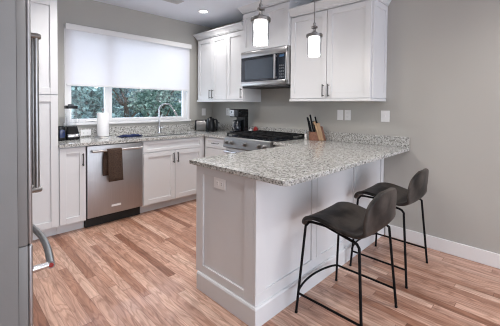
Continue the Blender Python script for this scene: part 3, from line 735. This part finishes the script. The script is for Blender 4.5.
# small canisters
b = B(); t = thing('red_canister', 'small red canister by the backsplash at the left edge of the range', 'canister', (-.07, -1.078, Z))
B().lathe([(.001, 0), (.030, 0), (.034, .01), (.034, .065), (.030, .075), (.001, .075)], (-.07, -1.075, Z)).build('body', REDCAN, t, True)
B().lathe([(.001, .0755), (.028, .0755), (.026, .09), (.008, .094), (.006, .104), (.001, .105)], (-.07, -1.075, Z)).build('lid', REDCAN, t, True)
def shaker_jar(x, y, label, h=.085, m_=None):
    t = thing('salt_shaker', label, 'shaker', (x, y, Z))
    B().lathe([(.001, 0), (.017, 0), (.019, .006), (.018, h * .5), (.015, h * .72)], (x, y, Z)).build('jar', m_ or PLATE, t, True)
    B().lathe([(.0155, h * .72), (.0165, h * .8), (.014, h * .95), (.001, h)], (x, y, Z)).build('cap', CHROME, t, True)
shaker_jar(-.105, -1.010, 'small pale salt shaker between coffee maker and red canister')
shaker_jar(-.13, -1.965, 'small white and steel salt shaker left of the knife block', .095)

# knife block: leaning slotted block, handles towards the range
kb = Vector((-.142, -2.085, Z))
t = thing('knife_block', 'reddish wooden knife block with black-handled knives beside the range', 'knife block', tuple(kb))
ku = ux; kv = uy
def kp(u, v, z): return kb + ku * u + kv * v + Vector((0, 0, z))
def kprism(poly, v0, v1): return B().loft([[kp(u, v, z) for u, z in poly] for v in (v0, v1)])
kprism([(-.055, 0), (.045, 0), (.016, .100), (-.055, .100)], -.05, .05).build('front_block', BLOCK, t, bevel=.003)
kprism([(.046, 0), (.072, 0), (-.002, .225), (-.024, .21), (.017, .1005)], -.05, .05).build('rear_block', BLOCKL, t, bevel=.003)
kprism([(.108, 0), (.130, 0), (.085, .165), (.064, .160)], -.04, .04).build('rear_block', BLOCK, t, bevel=.003)
kprism([(.073, 0), (.105, 0), (.048, .205), (.008, .195)], -.05, .05).build('rear_block', BLOCKL, t, bevel=.003)
for (u, v, z, L, r_) in ((-.042, -.035, .10, .13, .011), (-.044, -.005, .10, .16, .012), (-.040, .03, .10, .17, .012), (-.014, -.03, .10, .20, .011), (-.010, .02, .12, .18, .011), (.024, 0, .195, .08, .010)):
    d_ = (ku * -.22 + Vector((0, 0, 1))).normalized(); p0 = kp(u, v, z + .0)
    k_ = B(); k_.tube([tuple(p0 - d_ * .01), tuple(p0 + d_ * .02), tuple(p0 + d_ * L * .6), tuple(p0 + d_ * L)], [r_ * .8, r_, r_ * .85, r_ * .9], 8)
    k_.build('knife_handle', BLACKP, t, True)
# scissors rings standing out of the block
b = B()
for s_ in (-1, 1):
    c_ = kp(-.006 + .016 * s_, -.045, .20)
    b.tube([tuple(c_ + ku * (.015 * math.cos(a)) + Vector((0, 0, .022 * math.sin(a)))) for a in [2 * PI * k / 16 for k in range(16)]], .004, 8, True)
b.tube([tuple(kp(-.004, -.045, .10)), tuple(kp(-.006, -.045, .178))], .006, 8)
b.build('scissors_handle', BLACKP, t, True)

# ------------------------------------------------------------------ outlets
def wallplate(kind, ax, F, a, z, label, horizontal=False, w=.072, h=.115, n=1):
    t = thing(kind, label, 'outlet' if 'outlet' in kind else 'switch', fpt(ax, F, a, 0, z), 'wall plates')
    if horizontal: w, h = h, w
    b = B(); fbox(b, ax, F, a - w / 2, a + w / 2, .0005, .006, z - h / 2, z + h / 2, .002); b.build('cover_plate', PLATE, t)
    if 'outlet' in kind:
        for s_ in (-1, 1):
            ca, cz = (a + s_ * .022, z) if horizontal else (a, z + s_ * .022)
            b = B(); fbox(b, ax, F, ca - .014, ca + .014, .0062, .0075, cz - .014, cz + .014, .0005); r_ = b.build('receptacle', PLATE, t)
            b = B()
            for q in (-1, 1):
                if horizontal: fbox(b, ax, F, ca - .006, ca + .002, .0076, .0082, cz + q * .006 - .0015, cz + q * .006 + .0015)
                else: fbox(b, ax, F, ca + q * .006 - .0015, ca + q * .006 + .0015, .0076, .0082, cz - .002, cz + .006)
            b.build('slots', SLOT, r_)
    else:
        b = B(); fbox(b, ax, F, a - .008, a + .008, .0062, .0085, z - .018, z + .018); tg = b.build('rocker', PLATE, t, bevel=.001)
        b = B(); fbox(b, ax, F, a - .004, a + .004, .0086, .016, z - .002, z + .010); b.build('toggle', PLATE, t)
wallplate('wall_outlet', 'X', 0, -2.425, 1.212, 'white wall outlet, right of the pair above the knife block')
wallplate('light_switch', 'X', 0, -2.335, 1.212, 'white switch plate, left of the pair above the knife block')
wallplate('light_switch', 'X', 0, -2.835, 1.212, 'single white switch plate on the wall above the worktop end', w=.085)
wallplate('light_switch', 'Y', 0, -.175, 1.20, 'white switch plate on the window wall above the kettle', w=.075)
wallplate('wall_outlet', 'X', 0, -.40, 1.21, 'white wall outlet on the range wall left of the coffee maker')
wallplate('wall_outlet', 'Y', -.022, -1.955, .967, 'horizontal white outlet in the window backsplash beside the blender', True)
wallplate('wall_outlet', 'X', PX + .008, -2.49, .792, 'horizontal white outlet on the end of the peninsula', True)

# ------------------------------------------------------------------ bar stools
def make_stool(label):
    t = thing('bar_stool', label, 'bar stool', (0, 0, 0), 'leather bar stools at the peninsula')
    # shell: profile in (y, z); front of the seat towards +y
    prof = [(.220, .547), (.216, .567), (.194, .587), (.12, .603), (.05, .599), (-.03, .580), (-.10, .566), (-.165, .567), (-.212, .598)]
    half = [.175, .200, .214, .222, .224, .224, .223, .221, .220]
    for k in range(1, 12):      # the back narrows in a round arch
        q = min(1, k / 11); z = .598 + .230 * (1 - (1 - q) ** 1.35)
        prof.append((-.212 - .034 * q ** .7, z)); half.append(.220 * max(.12, 1 - ((z - .598) / .232) ** 4.5) ** .5)
    n = 14; rows = []
    for k, ((y, z), hw) in enumerate(zip(prof, half)):
        back = max(0, min(1, (k - 7) / 3)); row = []
        for i in range(n + 1):
            q = -1 + 2 * i / n
            s_ = math.sin(q * PI / 2) * .35 + q * .65
            cv = q * q * min(1, (hw / .20)) ** 2
            yy = y + back * .024 * cv; zz = z + (1 - back) * (.018 * cv if k > 1 else -.012 * cv)
            row.append(Vector((hw * s_, yy, zz)))
        rows.append(row)
    b = B(); b.loft(rows, closed=False, cap=False)
    o = b.build('seat_shell', LEATHER, t, True, angle=180)
    md = o.modifiers.new('thick', 'SOLIDIFY'); md.thickness = .026; md.offset = 0; md.use_even_offset = False
    md = o.modifiers.new('sub', 'SUBSURF'); md.levels = 2; md.render_levels = 2
    r = .0082
    foot = {(-1, 1): (-.252, .215), (1, 1): (.252, .215), (-1, -1): (-.252, -.215), (1, -1): (.252, -.215)}
    def lerp(p, q, s): return tuple(a + (c - a) * s for a, c in zip(p, q))
    topz = .566
    for s_ in (-1, 1):
        for f in (1, -1):
            fx_, fy_ = foot[(s_, f)]; tp = (s_ * .215, f * .175, topz if f > 0 else topz - .028); ft = (fx_, fy_, .008)
            u_ = (Vector(tp) - Vector(ft)).normalized(); zb_ = .584 if f > 0 else .546
            cr = [tuple(Vector(tp) - u_ * .04), tuple(Vector(tp) - u_ * .010), (s_ * .206, f * .158, zb_ - .003), (s_ * .196, f * .135, zb_)]
            b = B(); b.tube([ft] + cr, r, 10); lg = b.build('leg', BLACKM, t, True)
            B().cyl((fx_, fy_, .0005), (fx_, fy_, .010), .0095).build('foot_cap', BLACKP, lg, True)
    b = B()
    for s_ in (-1, 1): b.tube([(s_ * .196, .135, .584), (s_ * .190, .05, .584), (s_ * .190, -.03, .566), (s_ * .190, -.10, .550), (s_ * .196, -.135, .546)], r, 10)
    for y, z in ((.06, .583), (-.07, .553)): b.tube([(-.190, y, z), (.190, y, z)], r * .7, 8)
    b.build('seat_frame', BLACKM, t, True)
    zf = .125
    def onleg(s_, f, z):
        fx_, fy_ = foot[(s_, f)]; q = (z - .008) / (topz - .008); return (fx_ + (s_ * .215 - fx_) * q, fy_ + (f * .175 - fy_) * q, z)
    for s_ in (-1, 1):
        B().tube([onleg(s_, 1, zf), onleg(s_, -1, zf)], r * .85, 10).build('side_rail', BLACKM, t, True)
    a, c = Vector(onleg(-1, 1, zf)), Vector(onleg(1, 1, zf))
    pts = [a + (c - a) * (k / 14) + Vector((0, .055 * math.sin(PI * k / 14) ** .7, .0)) for k in range(15)]
    B().tube([tuple(p) for p in pts], r * .85, 10).build('footrest', BLACKM, t, True)
    return t
s1 = make_stool('dark brown leather bar stool, nearer the camera and the peninsula corner')
s1.location = (-1.365, -3.135, 0)
s2 = copy_thing(s1, (-.585, -3.11, 0), 'dark brown leather bar stool, nearer the right wall')

# ------------------------------------------------------------------ outside
struct(B().box(-14, 16, .3, 22, -.75, -.6).build('ground', GRASS))
def tree(name, x, y, r, h, m_, n, label, seed, big=1.):
    rnd = random.Random(seed)
    t = thing(name, label, 'tree', (x, y, -.6), 'trees beyond the kitchen window')
    b = B(); b.tube([(x, y, -.6), (x + .04, y, .2), (x - .03, y + .05, h * .5)], [.12, .09, .05], 10)
    for k in range(6):
        a = rnd.uniform(0, 6.28); zz = rnd.uniform(.2, h * .5)
        b.tube([(x, y, zz), (x + .5 * r * math.cos(a), y + .5 * r * math.sin(a), zz + .5), (x + .85 * r * math.cos(a), y + .85 * r * math.sin(a), zz + .8)], [.04, .025, .01], 6)
    b.build('trunk', BARK, t, True)
    bm = bmesh.new()
    blobs = []
    for k in range(46):
        a = rnd.uniform(0, 6.28); q = rnd.random() ** .5; zz = rnd.uniform(-.45, h)
        rr = r * (1 - .5 * max(0, (zz / h)) ** 2)
        blobs.append((x + rr * q * math.cos(a), y + rr * q * math.sin(a), zz, rnd.uniform(.2, .34) * big))
    for k in range(n):
        bx_, by_, bz_, br_ = rnd.choice(blobs)
        v = Vector((rnd.gauss(0, 1), rnd.gauss(0, 1), rnd.gauss(0, 1))).normalized() * br_ * rnd.random() ** .33
        c_ = Vector((bx_, by_, bz_)) + v
        if c_.z < -.55: continue
        L = rnd.uniform(.07, .12) * big; W_ = L * .42
        ax_ = Vector((rnd.gauss(0, 1), rnd.gauss(0, 1), rnd.gauss(-.4, .7))).normalized(); sd = ax_.cross(Vector((rnd.gauss(0, .5), rnd.gauss(0, .5), 1))).normalized(); up = sd.cross(ax_) * .12 * L
        p = [bm.verts.new(c_ - ax_ * L * .5), bm.verts.new(c_ + sd * W_ + up), bm.verts.new(c_ + ax_ * L * .5), bm.verts.new(c_ - sd * W_ + up)]
        bm.faces.new((p[0], p[1], p[2])); bm.faces.new((p[0], p[2], p[3]))
    bmesh.ops.translate(bm, verts=bm.verts, vec=-Vector((x, y, -.6)))
    me = bpy.data.meshes.new('foliage'); bm.to_mesh(me); bm.free(); me.materials.append(m_)
    o = bpy.data.objects.new('foliage', me); COL.objects.link(o); o.parent = t
for i, (x, y, m_, lab) in enumerate((
        (-1.05, 3.0, LEAF1, 'blue-green leafy tree seen through the narrow left window pane'),
        (.72, 3.1, LEAF2, 'paler green leafy tree behind the left part of the wide window pane'),
        (2.5, 3.3, LEAF1, 'bushy blue-green tree at the right end of the wide window pane'))):
    tree('broadleaf_tree', x, y, .55, 2.5, m_, 9000, lab, 3 + i)
for i, (x, y, lab) in enumerate((
        (-1.5, 5.4, 'darker teal tree farther back behind the narrow left pane'),
        (.95, 5.5, 'darker teal tree farther back behind the middle of the window'),
        (3.3, 5.6, 'darker teal tree farther back beyond the faucet'))):
    tree('broadleaf_tree', x, y, .85, 3.2, LEAF3, 11000, lab, 11 + i)
for i, (x, y, lab) in enumerate((
        (-2.2, 9.2, 'tall distant green tree at the left of the window view'),
        (1.9, 9.4, 'tall distant green tree in the middle of the window view'),
        (6.0, 9.6, 'tall distant green tree at the right of the window view'))):
    tree('broadleaf_tree', x, y, 1.6, 4.2, LEAF2, 12000, lab, 21 + i, 1.9)
